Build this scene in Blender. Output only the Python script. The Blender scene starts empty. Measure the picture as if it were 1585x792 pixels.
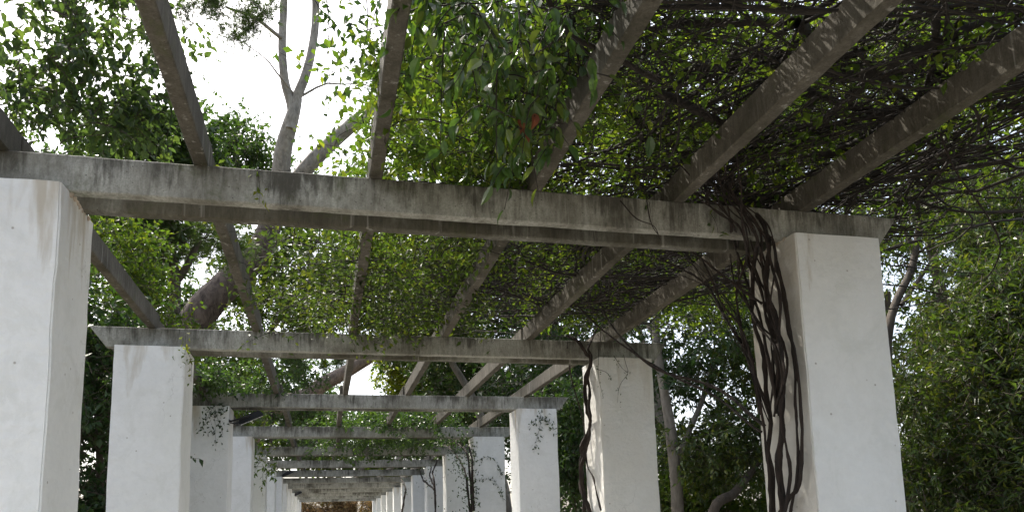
import bpy, bmesh, math
import numpy as np
from mathutils import Vector, Matrix, noise

RNG = np.random.default_rng(11)
SC = bpy.context.scene
COL = SC.collection

# ------------------------------------------------------------------ camera
F, CX, CY = 1205.8, 792.5, 627.4          # focal length and axis point, in photo pixels (1585 wide)
cr = np.array([0.97228571, -0.23224137, -0.02691567])
cu = np.array([-0.00976214, -0.15535208, 0.98781093])
cf = np.array([0.23359197, 0.96017169, 0.15331378])
EYE = np.array([0.0, 0.0, 1.6])
cam_d = bpy.data.cameras.new('camera')
cam = bpy.data.objects.new('camera', cam_d)
COL.objects.link(cam)
cam.matrix_world = Matrix(((cr[0], cu[0], -cf[0], EYE[0]), (cr[1], cu[1], -cf[1], EYE[1]),
                           (cr[2], cu[2], -cf[2], EYE[2]), (0, 0, 0, 1)))
cam_d.sensor_fit = 'HORIZONTAL'
cam_d.sensor_width = 36.0
cam_d.lens = F / 1585.0 * 36.0
cam_d.shift_y = (CY - 396.0) / 1585.0
cam_d.clip_start = 0.05
cam_d.clip_end = 1500
SC.camera = cam

# ------------------------------------------------------------------ light
SUN_AZ, SUN_EL = math.radians(-24), math.radians(54)     # azimuth from +Y towards +X
w = bpy.data.worlds.new('World'); SC.world = w; w.use_nodes = True
nt = w.node_tree
bg = nt.nodes['Background']
sky = nt.nodes.new('ShaderNodeTexSky'); sky.sky_type = 'NISHITA'; sky.sun_disc = False
sky.sun_elevation = SUN_EL; sky.sun_rotation = SUN_AZ
sky.air_density = 1.0; sky.dust_density = 4.0; sky.ozone_density = 1.0
hs = nt.nodes.new('ShaderNodeHueSaturation'); hs.inputs['Saturation'].default_value = 0.62
nt.links.new(sky.outputs[0], hs.inputs['Color']); nt.links.new(hs.outputs[0], bg.inputs['Color'])
bg.inputs['Strength'].default_value = 0.15
sd = bpy.data.lights.new('sun', 'SUN'); sd.energy = 3.0; sd.angle = math.radians(0.8); sd.color = (1.0, 0.93, 0.82)
sun = bpy.data.objects.new('sun', sd); COL.objects.link(sun)
to_sun = Vector((math.sin(SUN_AZ) * math.cos(SUN_EL), math.cos(SUN_AZ) * math.cos(SUN_EL), math.sin(SUN_EL)))
sun.rotation_euler = to_sun.to_track_quat('Z', 'Y').to_euler()
sun.location = (-20, 20, 30)
SC.view_settings.view_transform = 'Standard'
SC.view_settings.look = 'None'
SC.view_settings.exposure = 1.38
SC.view_settings.gamma = 1.0
SC.view_settings.use_curve_mapping = False
SC.cycles.max_bounces = 8
SC.cycles.diffuse_bounces = 4
SC.cycles.transmission_bounces = 4
SC.cycles.glossy_bounces = 2
SC.cycles.sample_clamp_indirect = 6.0
SC.cycles.caustics_reflective = False
SC.cycles.caustics_refractive = False

# ------------------------------------------------------------------ helpers
def ray(px, py):
    return cf + cr * (px - CX) / F - cu * (py - CY) / F

def at(px, py, Y):                       # world point on the plane y = Y
    v = ray(px, py); return EYE + v * (Y / v[1])

def atX(px, py, X):                      # world point on the plane x = X
    v = ray(px, py); return EYE + v * (X / v[0])

def unit(v):
    v = np.asarray(v, float)
    return v / np.maximum(np.linalg.norm(v, axis=-1, keepdims=True), 1e-9)

def tag(o, label=None, cat=None, group=None, kind=None):
    for k, v in (('label', label), ('category', cat), ('group', group), ('kind', kind)):
        if v: o[k] = v
    return o

def thing(name, label, cat, loc=(0, 0, 0), group=None):
    o = bpy.data.objects.new(name, None); COL.objects.link(o)
    o.location = [float(c) for c in loc]; o.empty_display_size = 0.2
    return tag(o, label, cat, group)

def link_mesh(name, me, mat, parent=None, label=None):
    o = bpy.data.objects.new(name, me); COL.objects.link(o)
    if mat is not None and len(me.materials) == 0: me.materials.append(mat)
    if parent is not None:
        o.parent = parent
        o.matrix_parent_inverse = Matrix.Translation(-Vector(parent.location))
    if label: o['label'] = label
    return o

def np_mesh(name, V, polys, smooth=False):
    """V (n,3); polys (m,k) all of one size."""
    me = bpy.data.meshes.new(name)
    V = np.ascontiguousarray(V, dtype=np.float32); polys = np.ascontiguousarray(polys, dtype=np.int32)
    m, k = polys.shape
    me.vertices.add(len(V)); me.vertices.foreach_set('co', V.ravel())
    me.loops.add(m * k); me.loops.foreach_set('vertex_index', polys.ravel())
    me.polygons.add(m)
    me.polygons.foreach_set('loop_start', np.arange(0, m * k, k, dtype=np.int32))
    try: me.polygons.foreach_set('loop_total', np.full(m, k, dtype=np.int32))
    except Exception: pass
    me.update(calc_edges=True)
    me.polygons.foreach_set('use_smooth', np.full(m, smooth, dtype=bool))
    return me

def frames(T):
    up = np.zeros_like(T); up[..., 2] = 1.0
    par = np.abs(T[..., 2]) > 0.93
    up[par] = (1.0, 0.0, 0.0)
    A = unit(np.cross(up, T)); B = np.cross(T, A)
    return A, B

def tubes_np(P, R, sides):
    """P (M,K,3), R (M,K) -> verts, quads; the end ring tapers by its radius."""
    M, K, _ = P.shape
    T = np.empty_like(P); T[:, 1:-1] = P[:, 2:] - P[:, :-2]; T[:, 0] = P[:, 1] - P[:, 0]; T[:, -1] = P[:, -1] - P[:, -2]
    T = unit(T); A = np.empty_like(T); A[:, 0] = frames(T[:, :1])[0][:, 0]
    for k in range(1, K):                # carry the cross-section along without twisting
        a_ = A[:, k - 1] - T[:, k] * np.sum(A[:, k - 1] * T[:, k], axis=1, keepdims=True)
        A[:, k] = unit(a_)
    B = np.cross(T, A)
    a = np.arange(sides) * 2 * np.pi / sides
    ring = A[:, :, None] * np.cos(a)[None, None, :, None] + B[:, :, None] * np.sin(a)[None, None, :, None]
    V = P[:, :, None] + ring * R[:, :, None, None]
    idx = np.arange(M * K * sides).reshape(M, K, sides)
    nx = np.roll(idx, -1, axis=2)
    Q = np.stack([idx[:, :-1], nx[:, :-1], nx[:, 1:], idx[:, 1:]], axis=-1).reshape(-1, 4)
    return V.reshape(-1, 3), Q

class Mesher:
    def __init__(self): self.V, self.Q, self.n = [], [], 0
    def add(self, V, Q):
        self.V.append(V); self.Q.append(Q + self.n); self.n += len(V)
    def tubes(self, P, R, sides=5): self.add(*tubes_np(np.asarray(P, float), np.asarray(R, float), sides))
    def tube(self, P, R, sides=6): self.tubes(np.asarray(P, float)[None], np.asarray(R, float)[None], sides)
    def mesh(self, name, smooth=True): return np_mesh(name, np.concatenate(self.V), np.concatenate(self.Q), smooth)

def spline(pts, n):
    """Catmull-Rom through pts (k,d), n samples."""
    p = np.asarray(pts, float)
    p = np.vstack([2 * p[0] - p[1], p, 2 * p[-1] - p[-2]])
    k = len(p) - 3
    t = np.linspace(0, k - 1e-6, n); i = t.astype(int); u = (t - i)[:, None]
    a, b, c, d = p[i], p[i + 1], p[i + 2], p[i + 3]
    return 0.5 * ((2 * b) + (-a + c) * u + (2 * a - 5 * b + 4 * c - d) * u ** 2 + (-a + 3 * b - 3 * c + d) * u ** 3)

def wiggle(P, amp, freq=1.5, seed=0):
    out = P.copy()
    for i, q in enumerate(P):
        v = noise.noise_vector(Vector(q * freq + seed))
        out[i] += np.array(v) * amp
    return out

# leaf shapes: rows of (along, across, lift); triangles
LEAVES = {
    'fold': (np.array([(0, 0, 0), (.42, .5, .10), (.42, -.5, .10), (.5, 0, 0), (1, 0, -.14)]),
             np.array([(0, 2, 3), (0, 3, 1), (3, 2, 4), (1, 3, 4)])),
    'diamond': (np.array([(0, 0, 0), (.45, .5, .05), (.45, -.5, .05), (1, 0, -.1)]),
                np.array([(0, 2, 3), (0, 3, 1)])),
    'needle': (np.array([(0, .5, 0), (0, -.5, 0), (1, 0, 0)]), np.array([(0, 1, 2)])),
    'broad': (np.array([(0, 0, 0), (.12, .30, .05), (.12, -.30, .05), (.38, .5, .08), (.38, -.5, .08), (.7, .33, .02), (.7, -.33, .02),
                        (1, 0, -.2), (.12, 0, -.01), (.38, 0, -.01), (.7, 0, -.07)]),
              np.array([(0, 2, 8), (0, 8, 1), (2, 4, 8), (4, 9, 8), (8, 9, 3), (8, 3, 1), (4, 6, 9), (6, 10, 9), (9, 10, 5), (9, 5, 3), (6, 7, 10), (10, 7, 5)])),
}

def leaves_mesh(name, P, D, N, L, W, shape='fold'):
    tv, tt = LEAVES[shape]
    n = len(P); D = unit(D); N = unit(N - D * np.sum(N * D, axis=1, keepdims=True)); S = np.cross(N, D)
    L = np.broadcast_to(L, (n,)); W = np.broadcast_to(W, (n,))
    curl = RNG.uniform(.4, 1.8, n)
    V = (P[:, None] + D[:, None] * (tv[None, :, 0] * L[:, None])[..., None]
         + S[:, None] * (tv[None, :, 1] * W[:, None])[..., None] + N[:, None] * (tv[None, :, 2] * (L * curl)[:, None])[..., None])
    T = tt[None] + (np.arange(n) * len(tv))[:, None, None]
    return np_mesh(name, V.reshape(-1, 3), T.reshape(-1, 3))

def rand_dirs(n, zb=0.0):
    v = RNG.normal(size=(n, 3)); v = unit(v); v[:, 2] += zb
    return unit(v)

# ------------------------------------------------------------------ materials
def new_mat(name):
    m = bpy.data.materials.new(name); m.use_nodes = True
    t = m.node_tree; b = t.nodes['Principled BSDF']
    return m, t, b

def N_(t, typ, **kw):
    n = t.nodes.new(typ)
    for k, v in kw.items():
        if hasattr(n, k): setattr(n, k, v)
        else: n.inputs[k.replace('_', ' ')].default_value = v
    return n

def ramp(t, src, stops, interp='LINEAR'):
    r = t.nodes.new('ShaderNodeValToRGB'); r.color_ramp.interpolation = interp
    el = r.color_ramp.elements
    while len(el) < len(stops): el.new(0.5)
    for e, (p, c) in zip(el, stops):
        e.position = p; e.color = (*c, 1) if len(c) == 3 else c
    t.links.new(src, r.inputs[0]); return r.outputs[0]

def noise_tex(t, scale, detail=4, rough=.55, mapping=None, dist=0.0, coord='pos'):
    n = t.nodes.new('ShaderNodeTexNoise'); n.inputs['Scale'].default_value = scale
    n.inputs['Detail'].default_value = detail; n.inputs['Roughness'].default_value = rough; n.inputs['Distortion'].default_value = dist
    g = t.nodes.new('ShaderNodeNewGeometry'); src = g.outputs['Position']
    if mapping:
        mp = t.nodes.new('ShaderNodeMapping'); mp.inputs['Scale'].default_value = mapping
        t.links.new(src, mp.inputs['Vector']); src = mp.outputs[0]
    t.links.new(src, n.inputs['Vector'])
    return n.outputs['Fac']

def mix(t, a, b, fac, mode='MIX'):
    m = t.nodes.new('ShaderNodeMix'); m.data_type = 'RGBA'; m.blend_type = mode; m.clamp_factor = True
    for s, i in ((a, 6), (b, 7)):
        if isinstance(s, tuple): m.inputs[i].default_value = (*s, 1)
        else: t.links.new(s, m.inputs[i])
    if isinstance(fac, (int, float)): m.inputs[0].default_value = fac
    else: t.links.new(fac, m.inputs[0])
    return m.outputs[2]

def bump(t, b, h, strength, dist=0.01):
    n = t.nodes.new('ShaderNodeBump'); n.inputs['Strength'].default_value = strength; n.inputs['Distance'].default_value = dist
    t.links.new(h, n.inputs['Height']); t.links.new(n.outputs[0], b.inputs['Normal'])

def make_leaf_mat(name, cols, rough=.5, trans=.35, gloss=.35):
    m, t, b = new_mat(name)
    g = t.nodes.new('ShaderNodeNewGeometry')
    stops = [(i / max(1, len(cols) - 1), c) for i, c in enumerate(cols)]
    c = ramp(t, g.outputs['Random Per Island'], stops)
    big = noise_tex(t, 1.3, 2)
    c2 = mix(t, c, ramp(t, big, [(.35, (.55, .6, .5)), (.65, (1.25, 1.2, 1.1))]), .8, 'MULTIPLY')
    t.links.new(c2, b.inputs['Base Color'])
    b.inputs['Roughness'].default_value = rough
    b.inputs['Specular IOR Level'].default_value = gloss
    tr = t.nodes.new('ShaderNodeBsdfTranslucent')
    tc = mix(t, c2, (1.5, 1.6, .6), 1.0, 'MULTIPLY')
    t.links.new(tc, tr.inputs['Color'])
    ms = t.nodes.new('ShaderNodeMixShader'); ms.inputs[0].default_value = trans
    t.links.new(b.outputs[0], ms.inputs[1]); t.links.new(tr.outputs[0], ms.inputs[2])
    t.links.new(ms.outputs[0], t.nodes['Material Output'].inputs['Surface'])
    return m

def make_bark(name, c1, c2, scale=14, b_str=.8, stretch=.25):
    m, t, b = new_mat(name)
    f = noise_tex(t, scale, 6, .65, (1, 1, stretch), .6)
    f2 = noise_tex(t, scale * .25, 3)
    c = mix(t, ramp(t, f, [(.3, c1), (.7, c2)]), ramp(t, f2, [(.3, (.7, .7, .7)), (.7, (1.25, 1.22, 1.18))]), .8, 'MULTIPLY')
    t.links.new(c, b.inputs['Base Color']); b.inputs['Roughness'].default_value = .9
    bump(t, b, f, b_str, .03)
    return m

def smooth(t, v, lo, hi, to=1.0):
    mr = t.nodes.new('ShaderNodeMapRange'); mr.interpolation_type = 'SMOOTHSTEP'
    mr.inputs['From Min'].default_value = lo; mr.inputs['From Max'].default_value = hi; mr.inputs['To Max'].default_value = to
    t.links.new(v, mr.inputs['Value']); return mr.outputs[0]

def madd(t, a, k, b):
    m = t.nodes.new('ShaderNodeMath'); m.operation = 'MULTIPLY_ADD'; m.inputs[1].default_value = k
    t.links.new(a, m.inputs[0])
    if isinstance(b, (int, float)): m.inputs[2].default_value = b
    else: t.links.new(b, m.inputs[2])
    return m.outputs[0]

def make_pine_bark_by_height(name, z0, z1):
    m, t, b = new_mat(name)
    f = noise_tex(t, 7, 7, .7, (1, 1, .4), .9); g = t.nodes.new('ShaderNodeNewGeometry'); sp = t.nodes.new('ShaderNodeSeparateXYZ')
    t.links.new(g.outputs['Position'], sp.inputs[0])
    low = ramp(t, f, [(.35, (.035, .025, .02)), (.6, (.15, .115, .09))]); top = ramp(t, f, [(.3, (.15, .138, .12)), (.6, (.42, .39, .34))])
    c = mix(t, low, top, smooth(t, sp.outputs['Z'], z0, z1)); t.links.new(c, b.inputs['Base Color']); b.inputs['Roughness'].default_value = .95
    bump(t, b, f, 1.0, .06); return m

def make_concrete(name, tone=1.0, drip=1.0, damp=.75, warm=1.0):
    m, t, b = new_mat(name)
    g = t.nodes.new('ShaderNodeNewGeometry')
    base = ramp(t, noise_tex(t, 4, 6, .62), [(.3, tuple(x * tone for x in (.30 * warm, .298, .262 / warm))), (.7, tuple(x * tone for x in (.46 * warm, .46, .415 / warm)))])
    fine = ramp(t, noise_tex(t, 110, 3, .7), [(.3, (.68, .68, .66)), (.7, (1.15, 1.15, 1.15))])
    c = mix(t, base, fine, .8, 'MULTIPLY')
    tc = t.nodes.new('ShaderNodeTexCoord'); sp = t.nodes.new('ShaderNodeSeparateXYZ'); t.links.new(tc.outputs['Object'], sp.inputs[0])
    z = sp.outputs['Z']
    # long damp areas, then thin drips that start at the top edge
    blot = noise_tex(t, 1.6, 5, .65, (1, 1, .8))
    c = mix(t, c, (.10 * tone + .01, .09 * tone + .01, .075 * tone), smooth(t, blot, .47 - .12 * (damp > .8), .70 - .1 * (damp > .8), damp))
    vert = noise_tex(t, 34, 5, .75, (1, 1, .22), .5)
    c = mix(t, c, ramp(t, vert, [(.3, (.55, .54, .51)), (.55, (1, 1, 1)), (.75, (1.3, 1.3, 1.28))]), .8, 'MULTIPLY')
    st = noise_tex(t, 19, 7, .75, (1, 1, .12), .7)
    big = noise_tex(t, 2.1, 4, .6)
    v = madd(t, z, .9, madd(t, big, .9, madd(t, st, .8, -.02)))
    c = mix(t, c, (.055, .051, .04), smooth(t, v, .86, 1.10, .85 * drip))
    pale = noise_tex(t, 17, 3, .6, (1.2, 1.2, .06))
    c = mix(t, c, (.40, .39, .355), smooth(t, pale, .60, .72, .45))
    moss = noise_tex(t, 3.1, 5, .7, None, .4)
    c = mix(t, c, (.075, .085, .035), smooth(t, moss, .57, .72, .6))
    vor = t.nodes.new('ShaderNodeTexVoronoi'); vor.inputs['Scale'].default_value = 28
    t.links.new(g.outputs['Position'], vor.inputs['Vector'])
    pit = ramp(t, vor.outputs['Distance'], [(.05, (.8, .8, .8)), (.12, (0, 0, 0))])
    c = mix(t, c, (.05, .045, .035), pit)
    t.links.new(c, b.inputs['Base Color']); b.inputs['Roughness'].default_value = .92
    b.inputs['Specular IOR Level'].default_value = .2
    bump(t, b, noise_tex(t, 55, 6, .7), .6, .008)
    return m

def make_plaster(name='white_plaster', stain=.7, tint=0.0, side_tint=0.0):
    m, t, b = new_mat(name)
    c = ramp(t, noise_tex(t, 1.7, 5, .6), [(.3, (.74, .75, .735)), (.7, (.83, .84, .825))])
    c = mix(t, c, ramp(t, noise_tex(t, 22, 5, .7), [(.35, (.93, .93, .93)), (.6, (1, 1, 1))]), .6, 'MULTIPLY')
    tc = t.nodes.new('ShaderNodeTexCoord'); sp = t.nodes.new('ShaderNodeSeparateXYZ'); t.links.new(tc.outputs['Object'], sp.inputs[0])
    # brown rain stains running down from the top
    st = noise_tex(t, 5.5, 5, .62, (1, 1, .14), .35)
    ma = t.nodes.new('ShaderNodeMath'); ma.operation = 'MULTIPLY_ADD'; ma.inputs[1].default_value = .32
    t.links.new(sp.outputs['Z'], ma.inputs[0]); t.links.new(st, ma.inputs[2])
    # object z runs 0 .. 3.2
    s2 = ramp(t, ma.outputs[0], [(0, (0, 0, 0)), (1, (1, 1, 1))])
    mr = t.nodes.new('ShaderNodeMapRange'); mr.inputs['From Min'].default_value = 1.52; mr.inputs['From Max'].default_value = 1.66
    mr.inputs['To Max'].default_value = stain
    t.links.new(ma.outputs[0], mr.inputs['Value'])
    c = mix(t, c, (.42, .36, .26), mr.outputs[0])
    if tint: c = mix(t, c, (.66, .60, .50), smooth(t, noise_tex(t, .9, 4, .6), .25, .6, tint))  # uneven beige tint over all faces
    if side_tint:                        # browner tint on the one side face the vine grows on
        sx = t.nodes.new('ShaderNodeTexCoord'); s3 = t.nodes.new('ShaderNodeSeparateXYZ'); t.links.new(sx.outputs['Object'], s3.inputs[0])
        face = smooth(t, madd(t, s3.outputs['X'], 1.0 if side_tint < 0 else -1.0, 0.0), -.274, -.279, abs(side_tint))
        c = mix(t, c, (.40, .35, .27), face)
    # patchy limewash, greenish damp, hairline cracks
    c = mix(t, c, (.62, .63, .59), smooth(t, noise_tex(t, 3.3, 7, .72, None, .8), .50, .62, .28))
    c = mix(t, c, (.50, .52, .45), smooth(t, noise_tex(t, 1.1, 6, .65, (1, 1, .5)), .52, .72, .2))
    cv = t.nodes.new('ShaderNodeTexVoronoi'); cv.feature = 'DISTANCE_TO_EDGE'; cv.inputs['Scale'].default_value = 1.7
    cg = t.nodes.new('ShaderNodeNewGeometry'); cn = t.nodes.new('ShaderNodeTexNoise'); cn.inputs['Scale'].default_value = 6; cn.inputs['Detail'].default_value = 8
    cm = t.nodes.new('ShaderNodeMix'); cm.data_type = 'RGBA'; cm.inputs[0].default_value = .3
    t.links.new(cg.outputs['Position'], cn.inputs['Vector']); t.links.new(cg.outputs['Position'], cm.inputs[6]); t.links.new(cn.outputs['Color'], cm.inputs[7]); t.links.new(cm.outputs[2], cv.inputs['Vector'])
    crack = ramp(t, cv.outputs['Distance'], [(.0, (1, 1, 1)), (.005, (0, 0, 0))])
    gate = ramp(t, noise_tex(t, .8, 2), [(.57, (0, 0, 0)), (.66, (.35, .35, .35))])
    ck = mix(t, crack, gate, 1.0, 'MULTIPLY')
    c = mix(t, c, (.30, .29, .26), ck)
    vor = t.nodes.new('ShaderNodeTexVoronoi'); vor.inputs['Scale'].default_value = 9
    g = t.nodes.new('ShaderNodeNewGeometry'); t.links.new(g.outputs['Position'], vor.inputs['Vector'])
    spot = ramp(t, vor.outputs['Distance'], [(.04, (.7, .7, .7)), (.07, (0, 0, 0))])
    c = mix(t, c, (.3, .27, .22), spot)
    t.links.new(c, b.inputs['Base Color']); b.inputs['Roughness'].default_value = .85; b.inputs['Specular IOR Level'].default_value = .25
    h1 = noise_tex(t, 26, 5, .6); h2 = noise_tex(t, 8, 3, .5, (1, 1, 2.2))
    ad = t.nodes.new('ShaderNodeMath'); ad.operation = 'ADD'; t.links.new(h1, ad.inputs[0]); t.links.new(h2, ad.inputs[1])
    bump(t, b, ad.outputs[0], .55, .014)
    return m

def plain(name, col, rough=.5, metal=0.0, var=.25, scale=30):
    m, t, b = new_mat(name)
    c = ramp(t, noise_tex(t, scale, 4), [(.3, tuple(x * (1 - var) for x in col)), (.7, tuple(x * (1 + var) for x in col))])
    t.links.new(c, b.inputs['Base Color']); b.inputs['Roughness'].default_value = rough; b.inputs['Metallic'].default_value = metal
    return m

M_CONC = make_concrete('weathered_concrete')
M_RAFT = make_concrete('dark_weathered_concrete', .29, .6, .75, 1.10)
M_SHADED_DAMP = make_concrete('shaded_damp_concrete', .72, 1.0, .9)  # rear planks: shade painted in as a darker tone, over damp stains
M_PLASTER = make_plaster()
M_PLASTER_STAINED = make_plaster('white_plaster_stained', .85, .15, -.5)
M_PLASTER_BEIGE = make_plaster('beige_white_plaster', .4, .3)
M_MORTAR = plain('rough_mortar', (.40, .34, .27), .95, var=.35, scale=40)
M_VINEBARK = make_bark('vine_bark', (.008, .006, .005), (.040, .025, .018), 34, 1.0, .16)
M_TWIG = make_bark('dry_twig', (.010, .008, .006), (.032, .025, .018), 20, .3, 1)
M_PINEBARK = make_bark('pine_bark', (.07, .05, .038), (.21, .165, .13), 9, 1.0, .35)
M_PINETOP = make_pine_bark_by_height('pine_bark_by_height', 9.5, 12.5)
M_GREYBARK = make_bark('grey_bark', (.09, .08, .065), (.24, .215, .18), 12, .7, .3)
M_DARKBARK = make_bark('dark_bark', (.035, .028, .02), (.10, .08, .06), 14, .8, .3)
L_BROAD = make_leaf_mat('leaf_broad_green', [(.04, .08, .024), (.058, .11, .032), (.035, .07, .024), (.085, .14, .035)], .4, .4, .5)
L_BROADT = make_leaf_mat('leaf_broad_translucent', [(.05, .085, .04), (.07, .11, .048), (.045, .075, .04), (.10, .14, .05)], .45, .5, .4)
L_MID = make_leaf_mat('leaf_mid_green', [(.042, .07, .017), (.065, .10, .024), (.035, .06, .016), (.12, .14, .028)], .5, .4, .3)
L_BRIGHT = make_leaf_mat('leaf_bright_green', [(.065, .115, .022), (.10, .155, .03), (.05, .095, .02), (.16, .19, .03)], .5, .45, .3)
L_YELLOW = make_leaf_mat('leaf_yellow_green', [(.10, .15, .02), (.17, .19, .025), (.07, .12, .02), (.22, .21, .03)], .5, .5, .3)
L_DARK = make_leaf_mat('leaf_dark_green', [(.022, .05, .014), (.035, .075, .02), (.028, .06, .02), (.055, .095, .025)], .45, .3, .4)
L_VINE = make_leaf_mat('leaf_vine', [(.05, .085, .018), (.085, .13, .025), (.04, .07, .016), (.16, .20, .03)], .5, .6, .3)
L_GLOSSY = make_leaf_mat('leaf_glossy', [(.04, .085, .022), (.06, .11, .03), (.03, .06, .018), (.12, .16, .03)], .3, .45, .6)
L_LAUREL = make_leaf_mat('leaf_laurel', [(.045, .08, .02), (.07, .11, .024), (.032, .058, .016), (.14, .16, .03)], .35, .35, .5)
L_PINE = make_leaf_mat('pine_needles', [(.055, .09, .04), (.075, .12, .055), (.06, .10, .04), (.10, .14, .06)], .6, .35, .2)
L_CYP = make_leaf_mat('cypress_scales', [(.05, .09, .02), (.075, .12, .03), (.04, .07, .02)], .6, .25, .2)
L_RED = make_leaf_mat('leaf_dead_red', [(.13, .038, .024), (.16, .05, .028), (.10, .032, .02)], .6, .12, .2)
L_DRY = make_leaf_mat('leaf_dry_brown', [(.42, .26, .16), (.50, .34, .22), (.34, .21, .13), (.46, .37, .24)], .7, .3, .1)

# ------------------------------------------------------------------ ground
def ground():
    n = 81; xs = np.linspace(-1, 1, n); xs = np.sign(xs) * np.abs(xs) ** 2.2 * 600
    X, Y = np.meshgrid(xs, xs); d = np.hypot(X, Y)
    Z = np.where(d > 14, .25 * np.sin(X * .05) * np.cos(Y * .04), 0) * np.clip((d - 14) / 40, 0, 1) * np.where(np.abs(X) < 6, 0, 1)
    V = np.stack([X, Y, Z], -1).reshape(-1, 3)
    i = np.arange(n * n).reshape(n, n)
    Q = np.stack([i[:-1, :-1], i[:-1, 1:], i[1:, 1:], i[1:, :-1]], -1).reshape(-1, 4)
    m, t, b = new_mat('leaf_litter_soil')
    c = ramp(t, noise_tex(t, 3, 8, .7), [(.3, (.05, .04, .025)), (.5, (.10, .075, .045)), (.7, (.07, .085, .03))])
    t.links.new(c, b.inputs['Base Color']); b.inputs['Roughness'].default_value = 1
    bump(t, b, noise_tex(t, 25, 6), .8, .04)
    tag(link_mesh('ground', np_mesh('ground', V, Q), m), kind='structure')
    # sandy garden path under the pergola
    x0, x1, y0, y1 = -2.4, 3.8, -12, 50
    ny = 63; ys = np.linspace(y0, y1, ny); xs = np.array([x0, x0 + .15, (x0 + x1) / 2, x1 - .15, x1])
    X, Y = np.meshgrid(xs, ys); Z = np.full_like(X, .012) 
    V = np.stack([X, Y, Z], -1).reshape(-1, 3); k = len(xs)
    i = np.arange(ny * k).reshape(ny, k)
    Q = np.stack([i[:-1, :-1], i[:-1, 1:], i[1:, 1:], i[1:, :-1]], -1).reshape(-1, 4)
    m, t, b = new_mat('sandy_path')
    c = ramp(t, noise_tex(t, 30, 8, .7), [(.3, (.33, .315, .285)), (.7, (.46, .44, .40))])
    t.links.new(c, b.inputs['Base Color']); b.inputs['Roughness'].default_value = .95
    bump(t, b, noise_tex(t, 120, 4), .5, .008)
    tag(link_mesh('path', np_mesh('path', V, Q), m), kind='structure')
ground()

# ------------------------------------------------------------------ pergola
Y0, STEP, H, HB = 3.742, 3.3, 3.215, 0.182
XL, XR, PW, PD, SB, BT = -1.181, 2.597, 0.561, 0.511, 0.109, 0.066
ROWS = list(range(-1, 13))
JX = [-1.442, -0.575, 0.279, 1.135, 1.975, 2.79]
pergola = thing('pergola', 'long white pillared garden pergola with weathered concrete crossbeams and rafters', 'pergola', (0.7, Y0, 0))

def pillar_mesh(seed):
    bm = bmesh.new()
    bmesh.ops.create_cube(bm, size=1, matrix=Matrix.Translation((0, 0, .5)))
    bmesh.ops.scale(bm, vec=(PW, PD, H), verts=bm.verts)
    bmesh.ops.bevel(bm, geom=[e for e in bm.edges if abs(e.verts[0].co.z - e.verts[1].co.z) > 1], offset=.008, segments=2, affect='EDGES')
    for k in range(1, 40):
        z = H * k / 40
        bmesh.ops.bisect_plane(bm, geom=bm.verts[:] + bm.edges[:] + bm.faces[:], plane_co=(0, 0, z), plane_no=(0, 0, 1))
    for a, n_ in ((0, 5), (1, 5)):
        for k in range(1, n_):
            p = [0, 0, 0]; q = [0, 0, 0]; q[a] = 1; p[a] = (-.5 + k / n_) * (PW, PD)[a]
            bmesh.ops.bisect_plane(bm, geom=bm.verts[:] + bm.edges[:] + bm.faces[:], plane_co=p, plane_no=q)
    for a, h in ((0, PW / 2), (1, PD / 2)):
        for sg in (-1, 1):
            p = [0, 0, 0]; q = [0, 0, 0]; q[a] = 1; p[a] = sg * (h - .028)
            bmesh.ops.bisect_plane(bm, geom=bm.verts[:] + bm.edges[:] + bm.faces[:], plane_co=p, plane_no=q)
    for v in bm.verts:
        d = noise.noise_vector(Vector(v.co) * 2.4 + Vector((seed, seed * .7, 0))) * .007
        e = noise.noise_vector(Vector(v.co) * 13 + Vector((seed, 3, seed))) * .0035
        v.co.x += d.x + e.x; v.co.y += d.y + e.y
        if v.co.z > H - .01: v.co.z -= abs(e.z) * 2.0
    me = bpy.data.meshes.new('pillar'); bm.to_mesh(me); bm.free()
    me.polygons.foreach_set('use_smooth', np.ones(len(me.polygons), bool))
    try: me.set_sharp_from_angle(angle=math.radians(70))
    except Exception: pass
    me.materials.append(M_PLASTER)
    return me

def bar_mesh(name, lx, ly, lz, cut=0.0, bev=.006, segs=12, amp=.0015, seed=0, axis=0):
    """a cast concrete bar with its base centre at the origin; cut = how far the lower edge steps in at both ends (bevelled ends)."""
    bm = bmesh.new()
    bmesh.ops.create_cube(bm, size=1, matrix=Matrix.Translation((0, 0, .5)))
    bmesh.ops.scale(bm, vec=(lx, ly, lz), verts=bm.verts)
    if cut:
        for v in bm.verts:
            if v.co.z < .01: v.co[axis] -= math.copysign(cut, v.co[axis])
    bmesh.ops.bevel(bm, geom=bm.edges[:], offset=bev, segments=1, affect='EDGES')
    L = (lx, ly)[axis]
    for k in range(1, segs):
        p = [0, 0, 0]; q = [0, 0, 0]; q[axis] = 1; p[axis] = (-.5 + k / segs) * L
        bmesh.ops.bisect_plane(bm, geom=bm.verts[:] + bm.edges[:] + bm.faces[:], plane_co=p, plane_no=q)
    for v in bm.verts:
        v.co += noise.noise_vector(Vector(v.co) * 6 + Vector((seed, seed, seed))) * amp + noise.noise_vector(Vector(v.co) * 31 + Vector((0, seed, seed))) * amp * .8
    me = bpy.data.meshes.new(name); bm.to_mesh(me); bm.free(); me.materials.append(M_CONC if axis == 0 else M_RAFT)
    return me

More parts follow.
